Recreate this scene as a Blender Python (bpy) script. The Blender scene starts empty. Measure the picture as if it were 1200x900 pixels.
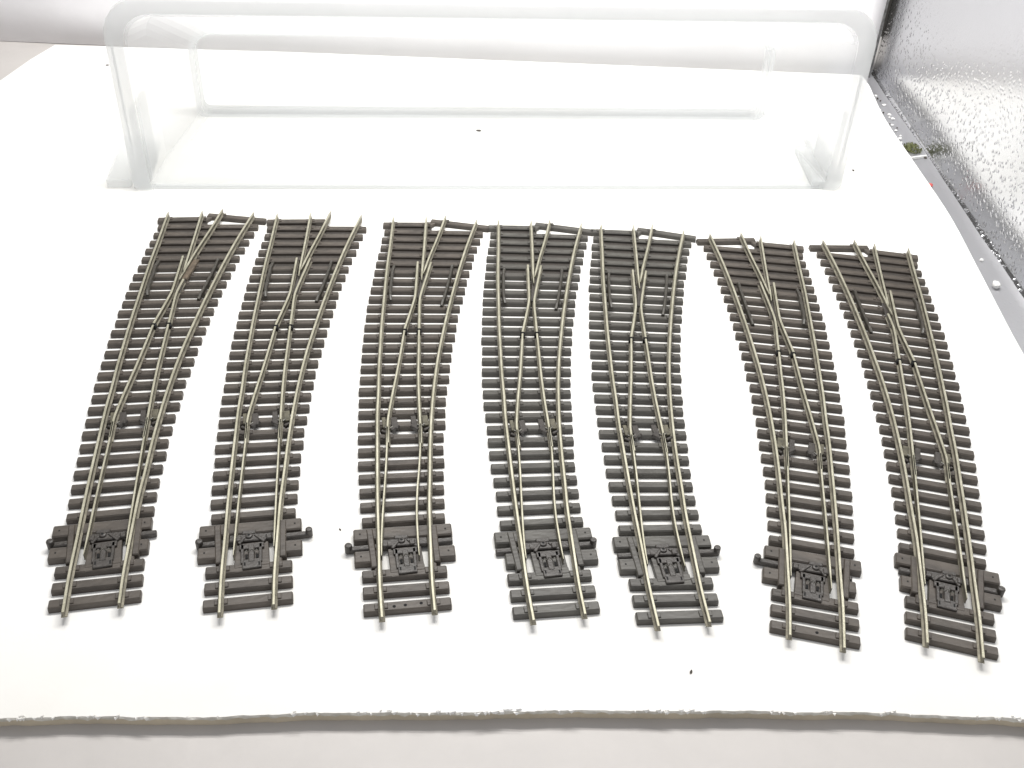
import bpy, bmesh, math, random
from mathutils import Vector, Matrix, noise
random.seed(7)
MM = 0.001
scn = bpy.context.scene
C = scn.collection

# ------------------------------------------------------------------ camera
cam = bpy.data.cameras.new('camera')
cam.sensor_width = 36.0
cam.lens = 37.5
cam.clip_start = 0.01
cam.clip_end = 20
cob = bpy.data.objects.new('camera', cam)
cob.matrix_world = (Matrix.Translation((0, 0, 263.76 * MM))
                    @ Matrix.Rotation(math.pi / 2 - 0.66101, 4, 'X')
                    @ Matrix.Rotation(0.047296, 4, 'Z'))
C.objects.link(cob)
scn.camera = cob

# ------------------------------------------------------------------ world + lamps
w = bpy.data.worlds.new('World')
scn.world = w
w.use_nodes = True
bg = w.node_tree.nodes['Background']
# the room around the tent: bright above, dim at eye level
_n = w.node_tree.nodes; _l = w.node_tree.links
_tc = _n.new('ShaderNodeTexCoord'); _sx = _n.new('ShaderNodeSeparateXYZ'); _cr = _n.new('ShaderNodeValToRGB')
_ma = _n.new('ShaderNodeMath'); _ma.operation = 'MULTIPLY_ADD'; _ma.inputs[1].default_value = -0.85   # open front side is lighter
_l.new(_tc.outputs['Generated'], _sx.inputs[0]); _l.new(_sx.outputs['Y'], _ma.inputs[0])
_l.new(_sx.outputs['Z'], _ma.inputs[2]); _l.new(_ma.outputs[0], _cr.inputs[0])
_cr.color_ramp.elements[0].position = 0.20; _cr.color_ramp.elements[0].color = (0.07, 0.066, 0.06, 1)
_cr.color_ramp.elements[1].position = 0.95; _cr.color_ramp.elements[1].color = (0.96, 0.97, 1.0, 1)
_l.new(_cr.outputs[0], bg.inputs[0])
bg.inputs[1].default_value = 0.66

def area(name, loc, target, sx, sy, power, col):
    l = bpy.data.lights.new(name, 'AREA')
    l.shape = 'RECTANGLE'; l.size = sx; l.size_y = sy
    l.energy = power; l.color = col
    o = bpy.data.objects.new(name, l)
    o.location = loc
    d = Vector(target) - Vector(loc)
    o.rotation_euler = d.to_track_quat('-Z', 'Y').to_euler()
    C.objects.link(o)
    return o
area('led_strip', (0.0, 0.48, 0.56), (0.0, 0.44, 0), 0.50, 0.05, 2.45, (1.0, 0.98, 0.955))
area('led_strip', (0.0, 0.56, 0.56), (0.0, 0.68, 0.0), 0.50, 0.05, 3.6, (1.0, 0.99, 0.97))

scn.view_settings.view_transform = 'Standard'
scn.view_settings.look = 'None'
scn.view_settings.exposure = 0.0
scn.view_settings.gamma = 1.0
scn.render.resolution_x = 1024
scn.render.resolution_y = 768

# ------------------------------------------------------------------ materials
def mat(name, base, rough=0.6, metal=0.0, var=0.0, vscale=200.0, bump=0.0, bscale=800.0,
        spec=0.5, var2=None, stretch=(1, 1, 1)):
    m = bpy.data.materials.new(name)
    m.use_nodes = True
    nt = m.node_tree; N = nt.nodes; L = nt.links
    p = N['Principled BSDF']
    p.inputs['Base Color'].default_value = (*base, 1)
    p.inputs['Roughness'].default_value = rough
    p.inputs['Metallic'].default_value = metal
    p.inputs['Specular IOR Level'].default_value = spec
    tc = N.new('ShaderNodeTexCoord')
    mp = N.new('ShaderNodeMapping'); mp.inputs['Scale'].default_value = stretch
    L.new(tc.outputs['Object'], mp.inputs[0])
    if var > 0:
        n = N.new('ShaderNodeTexNoise'); n.inputs['Scale'].default_value = vscale
        n.inputs['Detail'].default_value = 5; n.inputs['Roughness'].default_value = 0.65
        L.new(mp.outputs[0], n.inputs['Vector'])
        cr = N.new('ShaderNodeValToRGB')
        cr.color_ramp.elements[0].position = 0.32; cr.color_ramp.elements[1].position = 0.68
        b2 = var2 or tuple(c * (1 + var) for c in base)
        cr.color_ramp.elements[0].color = (*[c * (1 - var) for c in base], 1)
        cr.color_ramp.elements[1].color = (*b2, 1)
        L.new(n.outputs['Fac'], cr.inputs[0])
        L.new(cr.outputs[0], p.inputs['Base Color'])
    if bump > 0:
        n2 = N.new('ShaderNodeTexNoise'); n2.inputs['Scale'].default_value = bscale
        n2.inputs['Detail'].default_value = 4
        L.new(mp.outputs[0], n2.inputs['Vector'])
        b = N.new('ShaderNodeBump'); b.inputs['Strength'].default_value = bump
        b.inputs['Distance'].default_value = 0.0003
        L.new(n2.outputs['Fac'], b.inputs['Height'])
        L.new(b.outputs[0], p.inputs['Normal'])
    return m

M = {}
M['sleeper'] = mat('sleeper_plastic', (0.060, 0.0495, 0.0405), 0.5, 0, 0.22, 260, 0.5, 900,
                   var2=(0.090, 0.075, 0.061), stretch=(0.35, 1, 1))
M['sleeper_grey'] = mat('sleeper_plastic_dusty', (0.067, 0.061, 0.053), 0.46, 0, 0.2, 260, 0.5, 900,
                        var2=(0.090, 0.085, 0.074), stretch=(0.35, 1, 1))
M['dark'] = mat('dark_plastic', (0.048, 0.042, 0.037), 0.42, 0, 0.25, 500, 0.4, 1200)
M['hole'] = mat('pin_hole', (0.006, 0.006, 0.006), 0.9)
M['check'] = mat('check_rail_plastic', (0.05, 0.045, 0.037), 0.4, 0, 0.25, 400, 0.3, 900)
M['rail'] = mat('nickel_silver_head', (0.41, 0.39, 0.295), 0.52, 0.7, 0.18, 150, 0.12, 1500,
                var2=(0.50, 0.48, 0.385))
M['web'] = mat('rail_side_weathered', (0.19, 0.175, 0.135), 0.5, 0.45, 0.35, 300, 0.2, 1500)
M['brass'] = mat('tan_pivot_block', (0.105, 0.096, 0.068), 0.5, 0.2, 0.4, 600, 0.5, 1500)
M['steel'] = mat('spring_steel', (0.42, 0.41, 0.37), 0.35, 0.9, 0.2, 300)
M['rust'] = mat('brown_stain', (0.11, 0.085, 0.06), 0.6, 0.2, 0.4, 500, 0.4, 1500)

def card_material():
    m = mat('foam_board_white', (0.80, 0.79, 0.765), 0.65, 0, 0.0, 30, 0.0)
    nt = m.node_tree; N = nt.nodes; L = nt.links; p = N['Principled BSDF']
    tc = N.new('ShaderNodeTexCoord')
    n = N.new('ShaderNodeTexNoise'); n.inputs['Scale'].default_value = 9; n.inputs['Detail'].default_value = 6
    L.new(tc.outputs['Object'], n.inputs['Vector'])
    cr = N.new('ShaderNodeValToRGB')
    cr.color_ramp.elements[0].position = 0.35; cr.color_ramp.elements[0].color = (0.77, 0.755, 0.715, 1)
    cr.color_ramp.elements[1].position = 0.6; cr.color_ramp.elements[1].color = (0.82, 0.815, 0.80, 1)
    L.new(n.outputs['Fac'], cr.inputs[0]); L.new(cr.outputs[0], p.inputs['Base Color'])
    n2 = N.new('ShaderNodeTexNoise'); n2.inputs['Scale'].default_value = 600
    L.new(tc.outputs['Object'], n2.inputs['Vector'])
    b = N.new('ShaderNodeBump'); b.inputs['Strength'].default_value = 0.15; b.inputs['Distance'].default_value = 0.0002
    L.new(n2.outputs['Fac'], b.inputs['Height']); L.new(b.outputs[0], p.inputs['Normal'])
    return m
M['card'] = card_material()
M['cardcore'] = mat('torn_foam_core', (0.60, 0.57, 0.50), 0.9, 0, 0.25, 120, 1.0, 500, var2=(0.78, 0.76, 0.70))
M['foamface'] = mat('foam_core_cut', (0.56, 0.49, 0.375), 0.85, 0, 0.12, 60, 0.6, 700)
M['floor'] = mat('tent_floor_sheet', (0.50, 0.475, 0.455), 0.5, 0.0, 0.05, 25, 0.3, 200)
M['backwall'] = mat('tent_back_sheet', (0.83, 0.82, 0.835), 0.5, 0.0, 0.05, 14, 0.3, 120)
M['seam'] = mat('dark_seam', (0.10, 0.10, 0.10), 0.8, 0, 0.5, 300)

def foil_material(name, base, rough, strength, scale):
    m = mat(name, base, rough, 0.97)
    nt = m.node_tree; N = nt.nodes; L = nt.links; p = N['Principled BSDF']
    tc = N.new('ShaderNodeTexCoord')
    nz = N.new('ShaderNodeTexNoise'); nz.inputs['Scale'].default_value = 60
    mx = N.new('ShaderNodeVectorMath'); mx.operation = 'MULTIPLY_ADD'
    mx.inputs[1].default_value = (0.006, 0.006, 0.006)
    L.new(tc.outputs['Object'], nz.inputs['Vector'])
    L.new(nz.outputs['Color'], mx.inputs[0]); L.new(tc.outputs['Object'], mx.inputs[2])
    v = N.new('ShaderNodeTexVoronoi'); v.feature = 'SMOOTH_F1'
    v.inputs['Scale'].default_value = scale; v.inputs['Smoothness'].default_value = 0.35
    v.inputs['Randomness'].default_value = 1.0
    L.new(mx.outputs[0], v.inputs['Vector'])
    cr = N.new('ShaderNodeValToRGB')
    cr.color_ramp.elements[0].position = 0.12; cr.color_ramp.elements[0].color = (0, 0, 0, 1)
    cr.color_ramp.elements[1].position = 0.42; cr.color_ramp.elements[1].color = (1, 1, 1, 1)
    L.new(v.outputs['Distance'], cr.inputs[0])
    n2 = N.new('ShaderNodeTexNoise'); n2.inputs['Scale'].default_value = 700; n2.inputs['Detail'].default_value = 3
    L.new(tc.outputs['Object'], n2.inputs['Vector'])
    ad = N.new('ShaderNodeMath'); ad.operation = 'MULTIPLY_ADD'; ad.inputs[1].default_value = 0.35
    L.new(n2.outputs['Fac'], ad.inputs[0]); L.new(cr.outputs[0], ad.inputs[2])
    b = N.new('ShaderNodeBump'); b.inputs['Distance'].default_value = 0.0006
    # the foil is crushed most where it bends near the floor
    sx = N.new('ShaderNodeSeparateXYZ'); mr = N.new('ShaderNodeMapRange')
    mr.inputs['From Min'].default_value = 0.012; mr.inputs['From Max'].default_value = 0.065
    mr.inputs['To Min'].default_value = strength; mr.inputs['To Max'].default_value = strength * 0.28
    L.new(tc.outputs['Object'], sx.inputs[0]); L.new(sx.outputs['Z'], mr.inputs['Value'])
    L.new(mr.outputs[0], b.inputs['Strength'])
    L.new(ad.outputs[0], b.inputs['Height']); L.new(b.outputs[0], p.inputs['Normal'])
    return m
M['foil'] = foil_material('pebbled_silver_foil', (0.60, 0.605, 0.62), 0.22, 0.55, 360)
M['foilflat'] = foil_material('smooth_silver_foil', (0.56, 0.56, 0.58), 0.5, 0.07, 420)

def clear_plastic(name, milk):
    m = bpy.data.materials.new(name)
    m.use_nodes = True
    nt = m.node_tree; N = nt.nodes; L = nt.links
    N.clear()
    out = N.new('ShaderNodeOutputMaterial')
    tr = N.new('ShaderNodeBsdfTransparent'); tr.inputs[0].default_value = (0.998, 1, 1, 1)
    tl = N.new('ShaderNodeBsdfTranslucent'); tl.inputs[0].default_value = (0.93, 0.94, 0.94, 1)
    df = N.new('ShaderNodeBsdfDiffuse'); df.inputs[0].default_value = (0.93, 0.94, 0.94, 1)
    gl = N.new('ShaderNodeBsdfGlossy'); gl.inputs['Roughness'].default_value = 0.3
    gl.inputs[0].default_value = (0.95, 0.95, 0.95, 1)
    a = N.new('ShaderNodeMixShader'); a.inputs[0].default_value = 0.5
    L.new(tl.outputs[0], a.inputs[1]); L.new(df.outputs[0], a.inputs[2])
    b = N.new('ShaderNodeMixShader'); b.inputs[0].default_value = milk
    L.new(tr.outputs[0], b.inputs[1]); L.new(a.outputs[0], b.inputs[2])
    lw = N.new('ShaderNodeLayerWeight'); pw = N.new('ShaderNodeMath'); pw.operation = 'POWER'; pw.inputs[1].default_value = 4.0
    fr = N.new('ShaderNodeMath'); fr.operation = 'MULTIPLY'; fr.inputs[1].default_value = 0.25
    L.new(lw.outputs['Facing'], pw.inputs[0]); L.new(pw.outputs[0], fr.inputs[0])
    c = N.new('ShaderNodeMixShader')
    L.new(fr.outputs[0], c.inputs[0]); L.new(b.outputs[0], c.inputs[1]); L.new(gl.outputs[0], c.inputs[2])
    L.new(c.outputs[0], out.inputs[0])
    return m
M['clear'] = clear_plastic('milky_clear_plastic', 0.24)
M['clear_rim'] = clear_plastic('milky_rim_plastic', 0.42)

# ------------------------------------------------------------------ mesh helpers (all in millimetres)
class MB:
    def __init__(self):
        self.v = []; self.f = []; self.m = []
    def add(self, vs, fs, mi=0):
        o = len(self.v)
        self.v += [tuple(p) for p in vs]
        self.f += [tuple(i + o for i in f) for f in fs]
        self.m += [mi] * len(fs)
    def loops(self, rings, mi=0, cap=True, closed=True, mis=None):
        n = len(rings[0]); vs = [p for r in rings for p in r]; fs = []; ms = []
        for i in range(len(rings) - 1):
            for j in range(n if closed else n - 1):
                k = (j + 1) % n
                fs.append((i * n + j, i * n + k, (i + 1) * n + k, (i + 1) * n + j))
                ms.append(mis[j] if mis else mi)
        if cap:
            fs.append(tuple(range(n))[::-1]); ms.append(mi)
            fs.append(tuple((len(rings) - 1) * n + j for j in range(n))); ms.append(mi)
        o = len(self.v)
        self.v += [tuple(p) for p in vs]
        self.f += [tuple(i + o for i in f) for f in fs]
        self.m += ms
    def bar(self, a, b, wd, z0, z1, ch=0.25, mi=0, wb=None):
        """chamfered beam from a to b (xy), width wd, between z0 and z1"""
        ax, ay = a; bx, by = b
        dx, dy = bx - ax, by - ay
        l = math.hypot(dx, dy) or 1e-6
        ux, uy = dx / l, dy / l; nx, ny = -uy, ux
        h = wd / 2; hb = (wb or wd) / 2
        prof = [(-hb, z0), (hb, z0), (h, z1 - ch), (h - ch, z1), (-h + ch, z1), (-h, z1 - ch)]
        rings = []
        for t, s, dz in ((0, 0.93, -ch * 0.9), (ch * 0.9, 1, 0), (l - ch * 0.9, 1, 0), (l, 0.93, -ch * 0.9)):
            r = []
            for (q, z) in prof:
                zz = z if z <= z0 + 1e-6 else z + dz
                r.append((ax + ux * t + nx * q * s, ay + uy * t + ny * q * s, zz))
            rings.append(r)
        self.loops(rings, mi)
    def box(self, x0, x1, y0, y1, z0, z1, mi=0):
        xm = (y0 + y1) / 2
        self.bar((x0, xm), (x1, xm), abs(y1 - y0), z0, z1, min(0.18, abs(y1 - y0) * .25, (z1 - z0) * .4), mi)
    def cyl(self, x, y, z0, z1, r, n=14, mi=0, dome=True):
        rings = []
        levels = [(z0, 1), (z1 - r * .35, 1), (z1 - r * .1, .85), (z1, .5)] if dome else [(z0, 1), (z1, 1)]
        for z, s in levels:
            rings.append([(x + r * s * math.cos(2 * math.pi * i / n), y + r * s * math.sin(2 * math.pi * i / n), z) for i in range(n)])
        self.loops(rings, mi)
    def build(self, name, mats, parent=None, mx=1, smooth=False, origin=None):
        me = bpy.data.meshes.new(name)
        ox, oy, oz = origin or (0, 0, 0)
        me.from_pydata([((x - ox) * mx * MM, (y - oy) * MM, (z - oz) * MM) for x, y, z in self.v], [], self.f)
        for m_ in (mats if isinstance(mats, (list, tuple)) else [mats]):
            me.materials.append(m_)
        for p, mi in zip(me.polygons, self.m):
            p.material_index = mi
            p.use_smooth = smooth
        bm = bmesh.new(); bm.from_mesh(me)
        bmesh.ops.recalc_face_normals(bm, faces=bm.faces)
        bm.to_mesh(me); bm.free()
        o = bpy.data.objects.new(name, me)
        C.objects.link(o)
        if parent: o.parent = parent
        o.location = (ox * mx * MM, oy * MM, oz * MM)
        return o

def tag(o, label=None, cat=None, group=None, kind=None):
    if label: o['label'] = label
    if cat: o['category'] = cat
    if group: o['group'] = group
    if kind: o['kind'] = kind
    return o

def spline(pts, step=3.0):
    """Catmull-Rom through (x, y) points"""
    P = [Vector(p) for p in pts]
    P = [P[0] * 2 - P[1]] + P + [P[-1] * 2 - P[-2]]
    out = []
    for i in range(1, len(P) - 2):
        a, b, c, d = P[i - 1:i + 3]
        n = max(1, int((c - b).length / step))
        for k in range(n):
            t = k / n
            out.append(0.5 * ((2 * b) + (-a + c) * t + (2 * a - 5 * b + 4 * c - d) * t * t + (-a + 3 * b - 3 * c + d) * t ** 3))
    out.append(P[-2])
    return [(p.x, p.y) for p in out]

RZ0, RZ1 = 2.2, 4.8
def rail_prof(hw=0.62, fw=1.2):
    # (offset, z, material of the face that follows): 0 = head metal, 1 = weathered side
    return [(-fw, RZ0, 1), (fw, RZ0, 1), (fw, RZ0 + .3, 1), (.28, RZ0 + .62, 1), (.28, RZ1 - .95, 1), (hw, RZ1 - .75, 1),
            (hw, RZ1 - .14, 0), (hw - .16, RZ1, 0), (-hw + .16, RZ1, 0), (-hw, RZ1 - .14, 1), (-hw, RZ1 - .75, 1),
            (-.28, RZ1 - .95, 1), (-.28, RZ0 + .62, 1), (-fw, RZ0 + .3, 1)]
def sweep_rail(mb, path, hw=0.62, fw=1.2, taper0=0.0, taper1=0.0, shape0=None, dz=0.0):
    pr = rail_prof(hw, fw)
    # arc lengths for the tapers
    ln = [0]
    for a, b in zip(path, path[1:]):
        ln.append(ln[-1] + math.hypot(b[0] - a[0], b[1] - a[1]))
    rings = []
    for i, (x, y) in enumerate(path):
        a = path[max(0, i - 1)]; b = path[min(len(path) - 1, i + 1)]
        dx, dy = b[0] - a[0], b[1] - a[1]; l = math.hypot(dx, dy)
        nx, ny = dy / l, -dx / l
        s = 1.0
        if taper0 and ln[i] < taper0: s = 0.35 + .65 * ln[i] / taper0
        if taper1 and ln[-1] - ln[i] < taper1: s = 0.35 + .65 * (ln[-1] - ln[i]) / taper1
        rings.append([(x + nx * q * s, y + ny * q * s, z + dz) for q, z, _ in pr])
    mb.loops(rings, 1, True, True, [m for _, _, m in pr])

def xat(path, y):
    for a, b in zip(path, path[1:]):
        lo, hi = (a, b) if a[1] <= b[1] else (b, a)
        if lo[1] - 1e-6 <= y <= hi[1] + 1e-6:
            t = (y - lo[1]) / ((hi[1] - lo[1]) or 1e-6)
            return lo[0] + (hi[0] - lo[0]) * t
    return None

# ------------------------------------------------------------------ the turnout
STL = spline([(-8.25, -0.4), (-7.6, 14.9), (-6.4, 31.0), (-5.2, 48.3), (-3.9, 64.4), (-2.5, 80.3), (-0.9, 98), (0.6, 110.4),
              (2.1, 124.9), (4.0, 140.2), (6.1, 156.5), (8.6, 173.7), (12.7, 201.4), (16.1, 221.5), (20.4, 248.2)])
STR = spline([(8.1, -0.2), (8.9, 12.7), (10.5, 28.8), (12.3, 46.0), (14.2, 59.5), (16.7, 77.9), (19.6, 96), (23.2, 114.9),
              (27.2, 132.7), (31.3, 148.5), (36.4, 167.0), (44.5, 194.0), (52.3, 217.6), (60.7, 240.6)])
CLL = spline([(1.4, 80.5), (2.3, 91.0), (3.5, 97.8), (6.1, 109.7), (9.4, 124.0), (12.6, 138.8), (15.1, 150.8)])
CLR = spline([(13.3, 78.5), (14.4, 89.5), (15.0, 96.3), (16.1, 108.4), (17.7, 123.0), (19.6, 137.4), (21.2, 150.2)])
WGL = spline([(15.3, 152.0), (18.1, 161.0), (20.7, 169.5), (22.5, 176.0), (23.9, 184.0), (27.2, 204.9)], 1.5)
WGR = spline([(21.4, 151.4), (22.7, 161.4), (24.1, 171.9), (26.0, 180.0), (33.2, 203.6)], 1.5)
NOSEB = [(27.1, 189.0), (28.2, 196.5), (32.3, 221.0), (36.4, 246.6)]
NOSEC = [(28.4, 194.2), (33.4, 209.5), (39.8, 227.5), (46.1, 246.5)]
def gap_shift(pts, f): return [(x + f(y), y) for x, y in pts]

# rows of sleepers, template frame: left x,y  right x,y
ROWS = []
for k in range(28):
    yl = 239.2 - k * 7.213; yr = 231.6 - k * 7.0
    def lx(y): return -11.3 + 0.0105 * (y - 44) + 0.000575 * (y - 44) ** 2 + 0.02 * (y - 44) * 0.6
    def rx(y): return 17.1 + 0.105 * (y - 42) + 0.00070 * (y - 42) ** 2
    ROWS.append((lx(yl), yl, rx(yr), yr))

def turnout(pose, mx, cfg, label):
    x, y, th = pose
    root = bpy.data.objects.new('railway_turnout', None)
    root.empty_display_size = 0.02
    C.objects.link(root)
    root.location = (x * MM, y * MM, 0.0)
    root.rotation_euler = (0, 0, th)
    tag(root, label, 'model railway turnout', 'model railway turnouts laid in a row on the white board')
    rnd = random.Random(cfg['seed'])
    slm = M[cfg.get('sm', 'sleeper')]
    rails_for_chairs = [STL, STR]
    paths = [STL, STR, CLL, CLR, WGL, WGR, NOSEB, NOSEC]

    def chairs(mb, a, b, wd):
        """rail fixings moulded on the sleeper"""
        for p in paths:
            ym = (a[1] + b[1]) / 2
            xx = xat(p, ym)
            if xx is None: continue
            t = (xx - a[0]) / (b[0] - a[0])
            if t < 0.02 or t > 0.98: continue
            yy = a[1] + (b[1] - a[1]) * t
            x2 = xat(p, yy)
            if x2 is None: continue
            for s in (-1, 1):
                mb.box(x2 + s * 1.45 - .62, x2 + s * 1.45 + .62, yy - 1.15, yy + 1.15, 1.6, 2.62)

    # ordinary sleepers
    H = 2.2
    for i, (xl, yl, xr, yr) in enumerate(ROWS):
        mb = MB()
        j = rnd.uniform(-.2, .2)
        wd = 3.35 + rnd.uniform(-.08, .08)
        a = (xl + rnd.uniform(-.25, .25), yl + j * .5); b = (xr + rnd.uniform(-.25, .25), yr + j * .5)
        mb.bar(a, b, wd, 0.0, H, 0.42, wb=wd + .25)
        chairs(mb, a, b, wd)
        mb.build('sleeper', slm, root, mx)
    # foremost three sleepers
    for (xl, yl, xr, yr) in ((-12.9, 20.0, 14.5, 18.3), (-13.2, 13.1, 14.3, 11.5), (-13.6, 6.1, 14.0, 4.8)):
        mb = MB()
        mb.bar((xl, yl), (xr, yr), 3.8, 0, H, 0.42, wb=4.0)
        chairs(mb, (xl, yl), (xr, yr), 3.8)
        if cfg.get('spots') and yl < 7:
            for q in cfg['spots']:
                mb.cyl(q, 5.3, H - .3, H + .04, .55, 9, 1, False)
        mb.build('sleeper', [slm, M['hole']], root, mx)
    # far end sleeper, in one or two pieces
    if cfg.get('end', 'split') == 'split':
        mb = MB(); a = (15.0, 246.2); b = (37.6, 243.2)
        mb.bar(a, b, 3.6, 0, H, .42); chairs(mb, a, b, 3.6); mb.build('sleeper', slm, root, mx)
        mb = MB(); a = (38.6, 246.8); b = (66.0, 236.6)
        mb.bar(a, b, 3.4, 0, H, .42); chairs(mb, a, b, 3.4); mb.build('sleeper', slm, root, mx)
        mb = MB(); mb.bar((37.0, 242.2), (40.2, 245.2), 2.0, 0.3, 1.9, .3); mb.build('sleeper_link', slm, root, mx)
    elif cfg['end'] == 'short':
        mb = MB(); a = (15.0, 245.8); b = (43.0, 242.0)
        mb.bar(a, b, 3.6, 0, H, .42); chairs(mb, a, b, 3.6); mb.build('sleeper', slm, root, mx)
    # wide motor sleepers
    w2l, w2r, w1l, w1r = cfg['wide']
    for (xl, xr, yc, hs) in ((w2l, w2r, 36.9, 1), (w1l, w1r, 26.8, 1)):
        mb = MB()
        ys = lambda q: yc + .9 - 1.9 * (q - xl) / (xr - xl)
        if yc > 30: mb.bar((xl, yc + .9), (xr, yc - 1.0), 5.4, 0, 2.55, .45, wb=5.7)
        else:
            mb.bar((xl, yc + .9), (-6.5, ys(-6.5)), 5.4, 0, 2.55, .45, wb=5.7)
            mb.bar((9.9, ys(9.9)), (xr, yc - 1.0), 5.4, 0, 2.55, .45, wb=5.7)
        for hx in (xl + 2.2, xr - 2.2):
            if cfg.get('broken') and ((xl > -12.5 and hx < 0) or (xr < 15.4 and hx > 0)): continue
            hy = yc + .9 - 1.9 * (hx - xl) / (xr - xl)
            mb.box(hx - .38, hx + .38, hy - .5, hy + .5, 2.2, 2.58, 1)
        # broken end with a jagged stub
        mb.build('motor_sleeper', [slm, M['hole']], root, mx)
    # ribs under the stock rails tying the sleepers together
    for p in (STL, STR):
        mb = MB()
        for i in range(len(ROWS) - 1):
            if (i + (0 if p is STL else 1)) % 2: pass
            a = (ROWS[i][1] + ROWS[i][3]) / 2; b = (ROWS[i + 1][1] + ROWS[i + 1][3]) / 2
            xa, xb = xat(p, a), xat(p, b)
            t = (xa - ROWS[i][0]) / (ROWS[i][2] - ROWS[i][0])
            ya = ROWS[i][1] + (ROWS[i][3] - ROWS[i][1]) * t
            yb = ROWS[i + 1][1] + (ROWS[i + 1][3] - ROWS[i + 1][1]) * t
            xa, xb = xat(p, ya), xat(p, yb)
            mb.bar((xb, yb), (xa, ya), 0.9, 0.15, 1.2, .2)
        mb.build('rib', M['dark'], root, mx)
    # moulded webbing that closes the gaps between the long sleepers
    mb = MB()
    for i in range(6):
        a, b2 = (ROWS[i - 1] if i else (15.0, 246.2, 64.0, 237.5)), ROWS[i]
        ya, yb = (a[1] + a[3]) / 2, (b2[1] + b2[3]) / 2
        xl_ = (xat(STL, a[1]) + xat(STL, b2[1])) / 2; xr_ = (xat(STR, a[3]) + xat(STR, b2[3])) / 2
        if not i: xr_ = 38.0
        k = (b2[3] - b2[1]) / (b2[2] - b2[0])
        ym = (a[1] + b2[1]) / 2
        mb.bar((xl_, ym + k * (xl_ - b2[0])), (xr_, ym + k * (xr_ - b2[0])), 4.6, 0.1, 0.8, .15)
    mb.build('webbing', M['dark'], root, mx)
    # rails
    rm = [M['rail'], M['web']]
    for p in (STL, STR):
        mb = MB(); sweep_rail(mb, p, 0.46, 0.94, taper1=2.2); mb.build('stock_rail', rm, root, mx)
    for p in (CLL, CLR):
        mb = MB(); sweep_rail(mb, p, 0.44, 0.88); mb.build('closure_rail', rm, root, mx)
    ws = cfg.get('wings', (1, 1))
    for p, on in ((WGL, ws[0]), (WGR, ws[1])):
        q = p if on else [c for c in p if c[1] < 186]
        mb = MB(); sweep_rail(mb, q, 0.47, 0.82); mb.build('wing_rail', rm, root, mx)
    for p in (NOSEB, NOSEC if ws[1] else [(25.6, 184.6), (28.2, 193.4)] + NOSEC[1:]):
        mb = MB(); sweep_rail(mb, spline(p), 0.45, 0.88, taper0=6, taper1=2.2); mb.build('frog_rail', rm, root, mx)
    # frog casting between the wings
    mb = MB()
    mb.bar((24.6, 177.0), (28.9, 196.0), 2.6, 2.0, 3.2, .3)
    if cfg.get('stain'):
        mb.bar((27.4, 187.0), (33.0, 203.0), 2.6, 2.2, 3.5, .3, 1)
    mb.build('frog_block', [M['dark'], M['rust']], root, mx)
    # insulated joints
    for (gx, gy) in ((15.25, 151.4), (21.3, 150.8)):
        mb = MB(); mb.bar((gx - .25, gy - 1.1), (gx + .25, gy + 1.1), 2.1, 2.2, 4.5, .2)
        mb.bar((gx - .85, gy), (gx + .85, gy), .5, 2.2, 4.9, .08)
        mb.build('rail_joint', M['hole'], root, mx)
    # check rails
    for pts in ([(16.3, 205.5), (15.0, 200.0), (13.7, 192.0), (12.2, 183.0), (12.0, 177.0)],
                [(42.9, 202.5), (41.4, 196.0), (38.7, 186.5), (35.9, 177.0), (33.4, 169.8)]):
        mb = MB()
        pp = spline(pts)
        rings = []
        for i, (px, py) in enumerate(pp):
            a = pp[max(0, i - 1)]; b = pp[min(len(pp) - 1, i + 1)]
            dx, dy = b[0] - a[0], b[1] - a[1]; l = math.hypot(dx, dy); nx, ny = dy / l, -dx / l
            e = 0.8 if i in (0, len(pp) - 1) else 0
            rings.append([(px + nx * q, py + ny * q, z) for q, z in ((-.75, 2.0), (.75, 2.0), (.6, 3.8 - e), (.35, 4.05 - e), (-.35, 4.05 - e), (-.6, 3.8 - e))])
        mb.loops(rings)
        mb.build('check_rail', M['check'], root, mx)
    # pivot brackets at the heel of the blades
    for s, cx, x0, x1 in ((1, 2.7, -0.1, 6.4), (-1, 14.8, 11.6, 18.2)):
        br = MB()
        if s > 0:
            br.box(3.9, 6.3, 90.2, 97.0, 1.5, 2.9); br.bar((3.4, 89.6), (6.6, 92.2), 1.2, 1.6, 3.0, .25)
            br.bar((-.2, 90.0), (2.0, 88.4), 1.3, 1.4, 2.9, .25)
        else:
            br.box(11.4, 13.5, 90.0, 96.8, 1.5, 2.9); br.bar((13.6, 88.6), (11.2, 91.6), 1.2, 1.6, 3.0, .25)
            br.bar((15.6, 88.0), (18.2, 89.4), 1.3, 1.4, 2.9, .25)
        b = br.build('pivot_bracket', M['dark'], root, mx)
        pl = MB()
        if s > 0: pl.box(0.5, 2.1, 91.6, 97.6, 1.9, 2.8)
        else: pl.box(15.6, 18.0, 90.6, 96.6, 1.9, 2.8)
        pl.build('pivot_plate', M['brass'], b, mx)
        cl = MB()
        cl.bar((cx - 1.5, 91.2), (cx - .3, 90.2), .4, 2.6, 3.3, .1); cl.bar((cx + .3, 90.2), (cx + 1.5, 91.2), .4, 2.6, 3.3, .1)
        cl.build('clip', M['steel'], b, mx)
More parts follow.
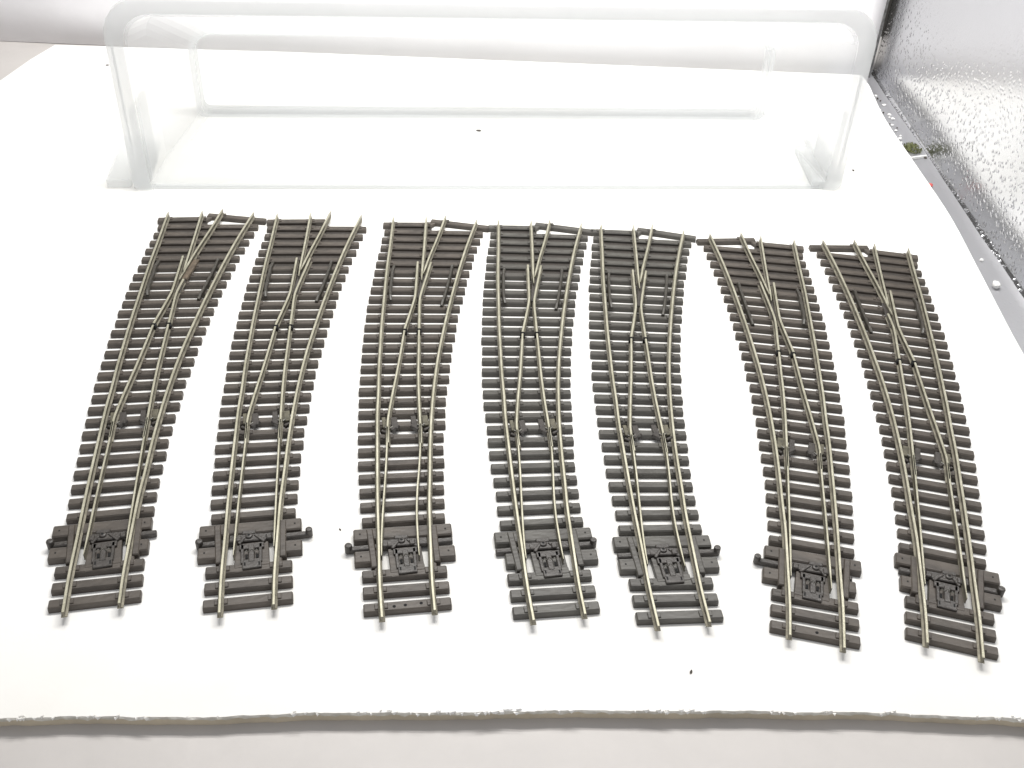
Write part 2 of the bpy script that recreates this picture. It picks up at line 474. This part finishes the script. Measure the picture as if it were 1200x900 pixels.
    # switch blades: closed (against its stock rail) or open
    if cfg['open'] == 'L':
        bl = [(2.1, 89.5), (1.4, 80.0), (0.4, 69.5), (-0.8, 57.3), (-2.0, 44.0), (-3.1, 31.0), (-3.8, 22.8)]
        brr = [(14.4, 89.5), (13.3, 77.0), (12.4, 66.0), (11.5, 54.9), (10.7, 44.5), (9.85, 33.3), (9.2, 24.5)]
    else:
        bl = [(2.1, 89.5), (1.0, 80.0), (-0.5, 68.0), (-2.2, 56.0), (-3.9, 44.0), (-5.3, 33.0), (-6.0, 25.0)]
        brr = [(14.4, 89.5), (12.9, 77.0), (11.0, 64.8), (9.1, 54.0), (7.6, 43.0), (6.6, 31.5), (6.1, 23.2)]
    for q in (bl, brr):
        mb = MB(); sweep_rail(mb, spline(q[::-1]), 0.36, 0.5, taper0=7); mb.build('switch_blade', [M['rail'], M['web']], root, mx)
    # tie bar
    tl, tr, kn = cfg['tie']
    sh = cfg.get('tshift', 0.0)
    mb = MB()
    mb.bar((tl, 32.2), (tr, 31.4), 2.2, 0.5, 2.1, .35)
    mb.bar((-5.2, 32.6), (9.8, 31.6), 3.2, 1.2, 2.6, .3)
    mb.bar((-1.0, 34.4), (3.6, 34.1), 1.8, 1.2, 2.9, .3)
    mb.cyl(1.2, 32.6, 2.0, 3.3, 1.25, 14)
    mb.cyl(1.2, 32.6, 2.6, 3.32, .5, 10, 1, False)
    mb.bar((bl[-1][0] + .7, 31.5), (bl[-1][0] + 2.6, 31.5), 2.4, 1.6, 3.3, .3)
    mb.bar((brr[-1][0] - 2.4, 31.2), (brr[-1][0] - .5, 31.2), 2.4, 1.6, 3.3, .3)
    if 'L' in kn: mb.cyl(tl + .5, 32.2, .6, 3.9, 1.25, 14)
    if 'R' in kn: mb.cyl(tr - .5, 31.4, .6, 3.9, 1.15, 14)
    mb.build('tie_bar', [M['dark'], M['hole']], root, mx)
    # base plate with its two openings
    mb = MB()
    mb.bar((-8.9, 39.6), (-8.6, 22.0), 2.2, 0.2, 2.9, .35)
    mb.bar((-7.6, 26.0), (-7.9, 18.0), 2.0, 0.2, 2.3, .3)
    mb.bar((12.6, 38.2), (11.8, 21.5), 2.2, 0.2, 2.9, .35)
    mb.bar((10.9, 25.0), (10.3, 17.0), 1.8, 0.2, 2.3, .3)
    mb.box(-3.6, 7.4, 17.5, 30.0, 0.1, 2.15)
    mb.box(-3.7, 7.5, 19.2, 21.8, 1.9, 2.35)
    mb.build('base_plate', slm, root, mx)
    # over-centre spring cover
    mb = MB()
    mb.box(-1.2, 4.9, 18.0, 22.0, 2.0, 2.95)
    mb.bar((-1.0, 28.9), (-1.1, 20.5), 1.1, 2.0, 3.0, .2)
    mb.bar((4.9, 28.6), (4.6, 20.5), 1.1, 2.0, 3.0, .2)
    mb.bar((1.9, 28.0), (1.8, 20.6), 2.1, 2.0, 3.15, .3)
    mb.box(-2.0, 6.0, 26.6, 29.0, 2.0, 3.0)
    mb.bar((-2.2, 29.5), (0.4, 33.0), 1.1, 2.2, 3.0, .2)
    mb.bar((3.2, 33.0), (6.2, 29.3), 1.1, 2.2, 3.0, .2)
    for (hx, hy) in ((0.2, 23.6), (3.6, 23.4), (-.4, 20.0), (4.2, 19.6)):
        mb.box(hx - .4, hx + .4, hy - .9, hy + .9, 2.4, 2.98 if hy < 21 else 2.5, 1)
    sc = mb.build('spring_housing', [M['dark'], M['hole']], root, mx)
    mb = MB()
    sp = [(-.6, 24.6), (.4, 25.6), (1.0, 24.8), (1.9, 26.0), (2.8, 24.8), (3.5, 25.6), (4.3, 24.6)]
    q = spline(sp, .4)
    mb.loops([[(px + .0, py + .22 * math.cos(t), 3.28 + .22 * math.sin(t)) for t in (0, 1.57, 3.14, 4.71)] for px, py in q])
    mb.build('spring', M['steel'], sc, mx)
    return root

CFG = [
 ((-125.446, 212.197, 0.267), 1, dict(seed=1, open='L', wide=(-15.0, 16.6, -15.4, 15.8), tie=(-15.6, 18.2, 'L'), wings=(1, 0), stain=True, sm='sleeper'),
  'leftmost turnout of the row, with a brown stain at the crossing'),
 ((-78.344, 214.718, 0.245), 1, dict(seed=2, open='L', wide=(-14.9, 18.6, -15.4, 18.2), tie=(-15.3, 21.4, 'LR'), end='short'),
  'second turnout from the left, whose far end sleeper stops short without an angled piece'),
 ((-28.544, 215.756, 0.217), 1, dict(seed=3, open='R', wide=(-14.4, 18.6, -14.8, 18.3), tie=(-16.9, 18.2, 'L'), spots=(-.5, 4.5, -4.0)),
  'third turnout from the left, with dark melted spots on its nearest sleeper'),
 ((18.142, 217.2, 0.197), 1, dict(seed=4, open='R', wide=(-14.5, 18.6, -12.4, 18.3), tie=(-14.9, 18.7, 'R'), broken=True, sm='sleeper_grey'),
  'middle turnout of the row, its left motor sleeper snapped short'),
 ((56.814, 216.784, 0.149), 1, dict(seed=5, open='R', wide=(-14.7, 18.4, -14.8, 18.4), tie=(-14.4, 20.0, 'R'), sm='sleeper_grey'),
  'third turnout from the right, bending right, directly right of the middle one'),
 ((97.056, 212.489, -0.232), -1, dict(seed=6, open='L', wide=(-13.6, 18.2, -12.0, 18.0), tie=(-10.8, 20.8, 'R'), broken=True, spots=(-.3,)),
  'left-bending turnout second from the right, tie bar knob standing out on its left'),
 ((139.162, 211.568, -0.285), -1, dict(seed=7, open='L', wide=(-15.0, 18.4, -15.3, 16.4), tie=(-15.6, 17.0, 'L'), wings=(1, 0)),
  'rightmost left-bending turnout, beside the silver foil wall'),
]
for pose, mx, cfg, label in CFG:
    turnout(pose, mx, cfg, label)

# ------------------------------------------------------------------ the white board
FZ_ = -5.0
def board():
    front = [(-300, 166.5), (-139, 175.2), (-68, 180), (4, 185.3), (79, 189.5), (154, 190.5), (226, 186)]
    right = [(221, 300), (219.5, 374), (222, 443), (224, 500), (222, 560), (220, 620), (222.5, 672)]
    back = [(222.0, 690), (-150, 683), (-308, 676)]
    left = [(-314, 650), (-319, 614), (-300, 560), (-280, 519), (-296, 400), (-312, 280)]
    out = []
    fs = spline(front, 1.0)
    for x, y in fs:
        j = 0.9 * noise.noise(Vector((x * .03, 3.1, 0))) + .3 * noise.noise(Vector((x * .16, 1.3, 0))) + .22 * noise.noise(Vector((x * .7, 7.3, 0)))
        out.append((x, y + j))
    nf = len(out)
    out += spline(right, 8) + back + left
    n = len(out)
    T = 1.9
    mb = MB()
    # top skin stands a little behind the torn core along the near edge
    top = [(x, y, 0) for x, y in out]
    vs = list(top)
    def low(i, x, y, z, a):
        if i < nf: return (x, y + a * (0.5 + noise.noise(Vector((x * .4, z * 2.0, 5.0)))), z)
        return (x, y, z)
    r1 = [low(i, x, y, -.5, -.5) for i, (x, y) in enumerate(out)]
    r2 = [low(i, x, y, -1.0, .3) for i, (x, y) in enumerate(out)]
    r3 = [low(i, x, y, -1.5, .5) for i, (x, y) in enumerate(out)]
    r4 = [low(i, x, y, -T, .7) for i, (x, y) in enumerate(out)]
    o = len(mb.v)
    mb.v += top; mb.f.append(tuple(range(n))); mb.m.append(0)
    mb.loops([top, r1, r2, r3, r4], 1, False)
    mb.v += r4; mb.f.append(tuple(range(len(mb.v) - n, len(mb.v)))[::-1]); mb.m.append(1)
    b = mb.build('foam_board', [M['card'], M['cardcore']])
    tag(b, 'large white foam board with a torn near edge under the row of turnouts', 'board')
    # foam core glued underneath, set back from the torn skin
    mb = MB()
    core = [(x, y + .9 + .25 * noise.noise(Vector((x * .2, 2, 2)))) for x, y in out[:nf:3]] + [(212, 200), (212, 682), (-150, 676), (-300, 668)]
    mb.loops([[(px, py, -T + .0) for px, py in core], [(px, py, FZ_ + .02) for px, py in core]], 0)
    mb.build('foam_core', M['foamface'], b)
    # frayed paper shreds along the torn edge
    mb = MB(); rnd = random.Random(5)
    for k in range(150):
        x = rnd.uniform(-150, 165)
        if noise.noise(Vector((x * .05, 9, 9))) < -0.05: continue
        # y of edge
        e = min(out[:nf], key=lambda p: abs(p[0] - x))
        l = rnd.uniform(.5, 2.2); a = rnd.uniform(-.5, .5); hgt = rnd.uniform(.15, .9)
        y0 = e[1] + rnd.uniform(-.3, .9)
        mb.add([(x, y0, .02), (x + l, y0 + a, .02), (x + l * .8, y0 - .4, hgt), (x + l * .2, y0 - .6, hgt * .7), (x + l * .5, y0 - .9, -.3)],
               [(0, 1, 2, 3), (3, 2, 4), (0, 3, 4), (1, 4, 2)])
    f = mb.build('torn_paper', M['card'], b)
board()

# ------------------------------------------------------------------ tent: floor, back wall, foil wall
FZ = -5.0
mb = MB()
mb.add([(-420, -60, FZ), (300, -60, FZ), (300, 780, FZ), (-420, 780, FZ)], [(0, 1, 2, 3)])
f = mb.build('floor', M['floor']); tag(f, 'pale grey tent floor under the white board', kind='structure')

def grid_wall(name, p0, p1, prof, mats, n=160, wob=0.0, thick=1.0, cove=0):
    """prof: list of (inward offset, z); swept from p0 to p1 in plan, inward normal to the left of travel"""
    a = Vector(p0); b = Vector(p1); d = (b - a); L_ = d.length; d.normalize(); nrm = Vector((-d.y, d.x))
    mb = MB(); rings = []
    for i in range(n + 1):
        t = L_ * i / n
        r = []
        for (q, z) in prof:
            wv = wob * (noise.noise(Vector((t * .012, z * .012, 4.0))) + .5 * noise.noise(Vector((t * .04, z * .05, 8.0))))
            if cove and z > FZ + 1:
                # the foil leans out from its crease, then turns upright
                hc = 10 + 88 * (1 - i / n) ** 1.1
                u_ = min(1.0, (z - FZ - 1) / hc)
                q = q - 0.62 * hc * (1 - (1 - u_) ** 1.25)
            p = a + d * t + nrm * (q + (wv if z > FZ + 3 else wv * .3))
            r.append((p.x, p.y, z))
        # back side
        for (q, z) in reversed(prof):
            p = a + d * t + nrm * (q - thick)
            r.append((p.x, p.y, z - (thick if z < FZ + 2 else 0)))
        rings.append(r)
    mb.loops(rings, 0)
    return mb.build(name, mats, smooth=True)
prof = [(34, FZ + .5), (30, FZ + .5), (24, FZ + .5), (18, FZ + .5), (12, FZ + .7), (6, FZ + .8), (1.5, FZ + 1.4), (.4, FZ + 3), (0, FZ + 6), (0, FZ + 10), (0, FZ + 14), (0, FZ + 19), (0, FZ + 24)]
z = FZ + 30
while z < 330:
    prof.append((-0.02 * (z - 12), z)); z += 8
fw = grid_wall('foil_wall', (247.5, 120), (233, 706), prof, M['foil'], 200, 2.0, cove=1)
fw.data.materials.append(M['foilflat'])
for pl in fw.data.polygons:
    if pl.center.z < (FZ + 1.3) * MM: pl.material_index = 1
tag(fw, 'pebbled silver foil wall on the right with a dark band along its foot', 'wall')
bw = grid_wall('back_wall', (231, 700), (-366, 690), [(0, FZ + .6), (0, 20), (-1, 50), (-1.5, 66), (-2, 82)], M['backwall'], 60, 1.5)
tag(bw, 'pale lilac grey sheet wall behind the board', 'wall')
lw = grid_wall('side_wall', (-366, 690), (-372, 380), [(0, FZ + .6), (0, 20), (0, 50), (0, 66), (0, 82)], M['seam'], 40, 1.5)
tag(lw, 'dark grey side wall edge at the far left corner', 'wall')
mb = MB()
mb.bar((229.0, 697.6), (229.1, 696.2), 1.3, FZ + 1, 82, .1)
s = mb.build('corner_seam', M['seam'], fw)

# ------------------------------------------------------------------ clear plastic box lying on its side
def plastic_box():
    ang = math.atan2(34, 338)
    def rrect(x0, x1, z0, z1, r, n=6, rb=4):
        pts = []
        for cx, cz, a0, r in ((x1 - r, z1 - r, 0, r), (x0 + r, z1 - r, 90, r), (x0 + rb, z0 + rb, 180, rb), (x1 - rb, z0 + rb, 270, rb)):
            for i in range(n + 1):
                a = math.radians(a0 + 90 * i / n)
                pts.append((cx + r * math.cos(a), cz + r * math.sin(a)))
        return pts
    root = bpy.data.objects.new('plastic_box', None); root.empty_display_size = .02
    C.objects.link(root)
    root.location = (-14 * MM, 503 * MM, 0.0003)
    root.rotation_euler = (0, 0, ang)
    tag(root, 'clear milky plastic storage box lying on its side behind the turnouts', 'storage box')
    # local: x along width, y depth away from the camera, z up. mouth at y=0, base at y=100
    def ring(x0, x1, z0, z1, r, y): return [(px, y, pz) for px, pz in rrect(x0, x1, z0, z1, r)]
    th = 1.6
    mb = MB()
    outer = [ring(-176, 178, 0, 90, 14, 2), ring(-174, 175, 0, 84, 14, 30), ring(-168, 169, 0, 62, 14, 70), ring(-165, 166, .0, 50, 13, 92), ring(-161, 162, 2.5, 46, 11, 97)]
    inner = [ring(-176 + th, 178 - th, th, 90 - th, 13, 2), ring(-174 + th, 175 - th, th, 84 - th, 13, 30), ring(-168 + th, 169 - th, th, 62 - th, 13, 70), ring(-165 + th, 166 - th, th, 50 - th, 12, 91)]
    n = len(outer[0])
    mb.loops(outer[::1], 0, False)
    mb.loops(inner[::1], 0, False)
    mb.loops([outer[0], inner[0]], 0, False)
    mb.v += outer[-1]; mb.f.append(tuple(range(len(mb.v) - n, len(mb.v)))); mb.m.append(0)
    mb.v += inner[-1]; mb.f.append(tuple(range(len(mb.v) - n, len(mb.v)))); mb.m.append(0)
    mb.build('shell', M['clear'], root, smooth=False)
    # rim flange round the mouth
    mb = MB()
    a = [ring(-176, 178, 0, 90, 14, 0), ring(-184, 186, -0.0, 97, 18, 0), ring(-184, 186, -0.0, 97, 18, 6), ring(-182.4, 184.4, .8, 95.6, 17, 6),
         ring(-182.4, 184.4, .8, 95.6, 17, 1.6), ring(-176, 178, .8, 90, 14, 1.6)]
    mb.loops(a, 0, False)
    mb.build('rim', M['clear_rim'], root)
    # thick foot moulded round the base
    mb = MB()
    a = [ring(-163, 164, .4, 48, 11, 90), ring(-166.6, 167.6, .2, 51.6, 14, 90), ring(-166.6, 167.6, .2, 51.6, 14, 99), ring(-163, 164, 3.2, 48, 11, 99)]
    mb.loops(a + [a[0]], 0, False)
    mb.build('base_foot', M['clear_rim'], root)
    # upright ribs moulded on the short ends
    for s in (-1, 1):
        mb = MB()
        xx = -181 if s < 0 else 183
        mb.bar((xx, 8), (xx - s * 1.5, 34), 2.0, 0.3, 40, .3)
        mb.build('end_rib', M['clear'], root)
    # flat feet moulded on the corners of the rim
    for x0, x1, y0, y1 in ((-198, -186, 3, 55), (-184.5, -177, 2, 50), (171, 179, 2, 46), (181, 190, 10, 62)):
        mb = MB()
        mb.bar(((x0 + x1) / 2, y0), ((x0 + x1) / 2 - 3 * (1 if x0 < 0 else -1), y1), x1 - x0, 0.25, 4.5, .6)
        mb.build('foot', M['clear_rim'], root)
    return root
plastic_box()

# ------------------------------------------------------------------ crumbs
def blob(name, x, y, zc, r, m_, sq=(1, 1, 1), seed=0):
    bm = bmesh.new()
    bmesh.ops.create_icosphere(bm, subdivisions=2, radius=1)
    for v in bm.verts:
        k = 1 + .35 * noise.noise(v.co * 1.3 + Vector((seed, seed * .7, 0)))
        v.co = Vector((v.co.x * sq[0], v.co.y * sq[1], v.co.z * sq[2])) * r * k * MM
    me = bpy.data.meshes.new(name); bm.to_mesh(me); bm.free()
    me.materials.append(m_)
    o = bpy.data.objects.new(name, me); C.objects.link(o)
    o.location = (x * MM, y * MM, zc * MM)
    o.rotation_euler = (0, 0, seed * 1.7)
    return o
M['white'] = mat('white_crumb', (0.75, 0.75, 0.73), .6, 0, .1, 500, .5, 900)
M['red'] = mat('red_crumb', (0.55, 0.10, 0.09), .6, 0, .2, 500)
M['moss'] = mat('green_scatter', (0.12, 0.13, 0.05), .9, 0, .6, 900, 1, 1200)
M['fleck'] = mat('dark_fleck', (0.06, 0.05, 0.04), .8, 0, .3, 900)
SZ = FZ + 1.0
tag(blob('bead', 228.5, 437, SZ + 1.6, 2.0, M['white'], (1.1, 1, .8), 1), 'largest white crumb on the silver strip, near the foot of the foil wall', 'crumb')
tag(blob('bead', 225.8, 540, SZ + .9, 1.4, M['red'], (1.2, 1, .7), 2), 'small red crumb on the silver strip beside the board', 'crumb')
mb = MB(); rnd = random.Random(3)
for k in range(220):
    a = rnd.uniform(0, 6.28); rr = rnd.uniform(0, 1) ** .6
    x, y, zz = 229 + 5.0 * rr * math.cos(a), 588 + 7 * rr * math.sin(a), SZ + rnd.uniform(0, 2.2) * (1 - rr * .7)
    d = [Vector((rnd.uniform(-1, 1), rnd.uniform(-1, 1), rnd.uniform(-.6, 1))) * 1.1 for _ in range(3)]
    mb.add([(x + q.x, y + q.y, zz + max(q.z, -.2)) for q in d] + [(x, y, zz + .3)], [(0, 1, 2), (0, 1, 3), (1, 2, 3), (2, 0, 3)])
tag(mb.build('moss_tuft', M['moss']), 'olive green tuft of scatter on the silver strip by the board edge', 'scatter tuft')
mb = MB(); mb.bar((223.5, 573), (234, 577), 1.0, SZ, SZ + 1.6, .2)
tag(mb.build('splinter', M['white']), 'thin white splinter lying next to the green tuft', 'splinter')
rnd = random.Random(11)
for k in range(22):
    y = 665 - k * 4.2 + rnd.uniform(-2, 2) if k < 20 else rnd.uniform(430, 580)
    x = 222.5 + rnd.uniform(.8, 5.5) if k < 20 else rnd.uniform(226, 235)
    dk = rnd.random() < .35
    r = rnd.uniform(.5, 1.3) if not dk else rnd.uniform(.4, .9)
    o = blob('crumb', x, y, SZ + r * .5, r, M['fleck'] if dk else M['white'], (1.2, .9, .7), k)
    if dk: tag(o, 'tiny dark crumb among the debris on the silver strip beside the board', 'crumb', 'dark crumbs on the silver strip')
    else: tag(o, 'tiny white crumb among the debris on the silver strip beside the board', 'crumb', 'white crumbs on the silver strip')
for x, y, zb, r, lb in ((-26, 571, 2.0, 1.0, 'largest dark speck, lying in the clear box behind the third and fourth turnouts'),
                    (-264, 646, 0, .8, 'dark speck near the far left corner of the board'),
                    (58, 202, 0, .55, 'dark curved fleck on the board in front of the fifth turnout'),
                    (-56, 254, 0, .4, 'small speck on the board between the second and third turnouts'),
                    (184, 547, 0, .7, 'small grey speck on the board right of the plastic box')):
    tag(blob('fleck', x, y, zb + r * .35, r, M['fleck'], (1.4, .7, .5), x), lb, 'speck')
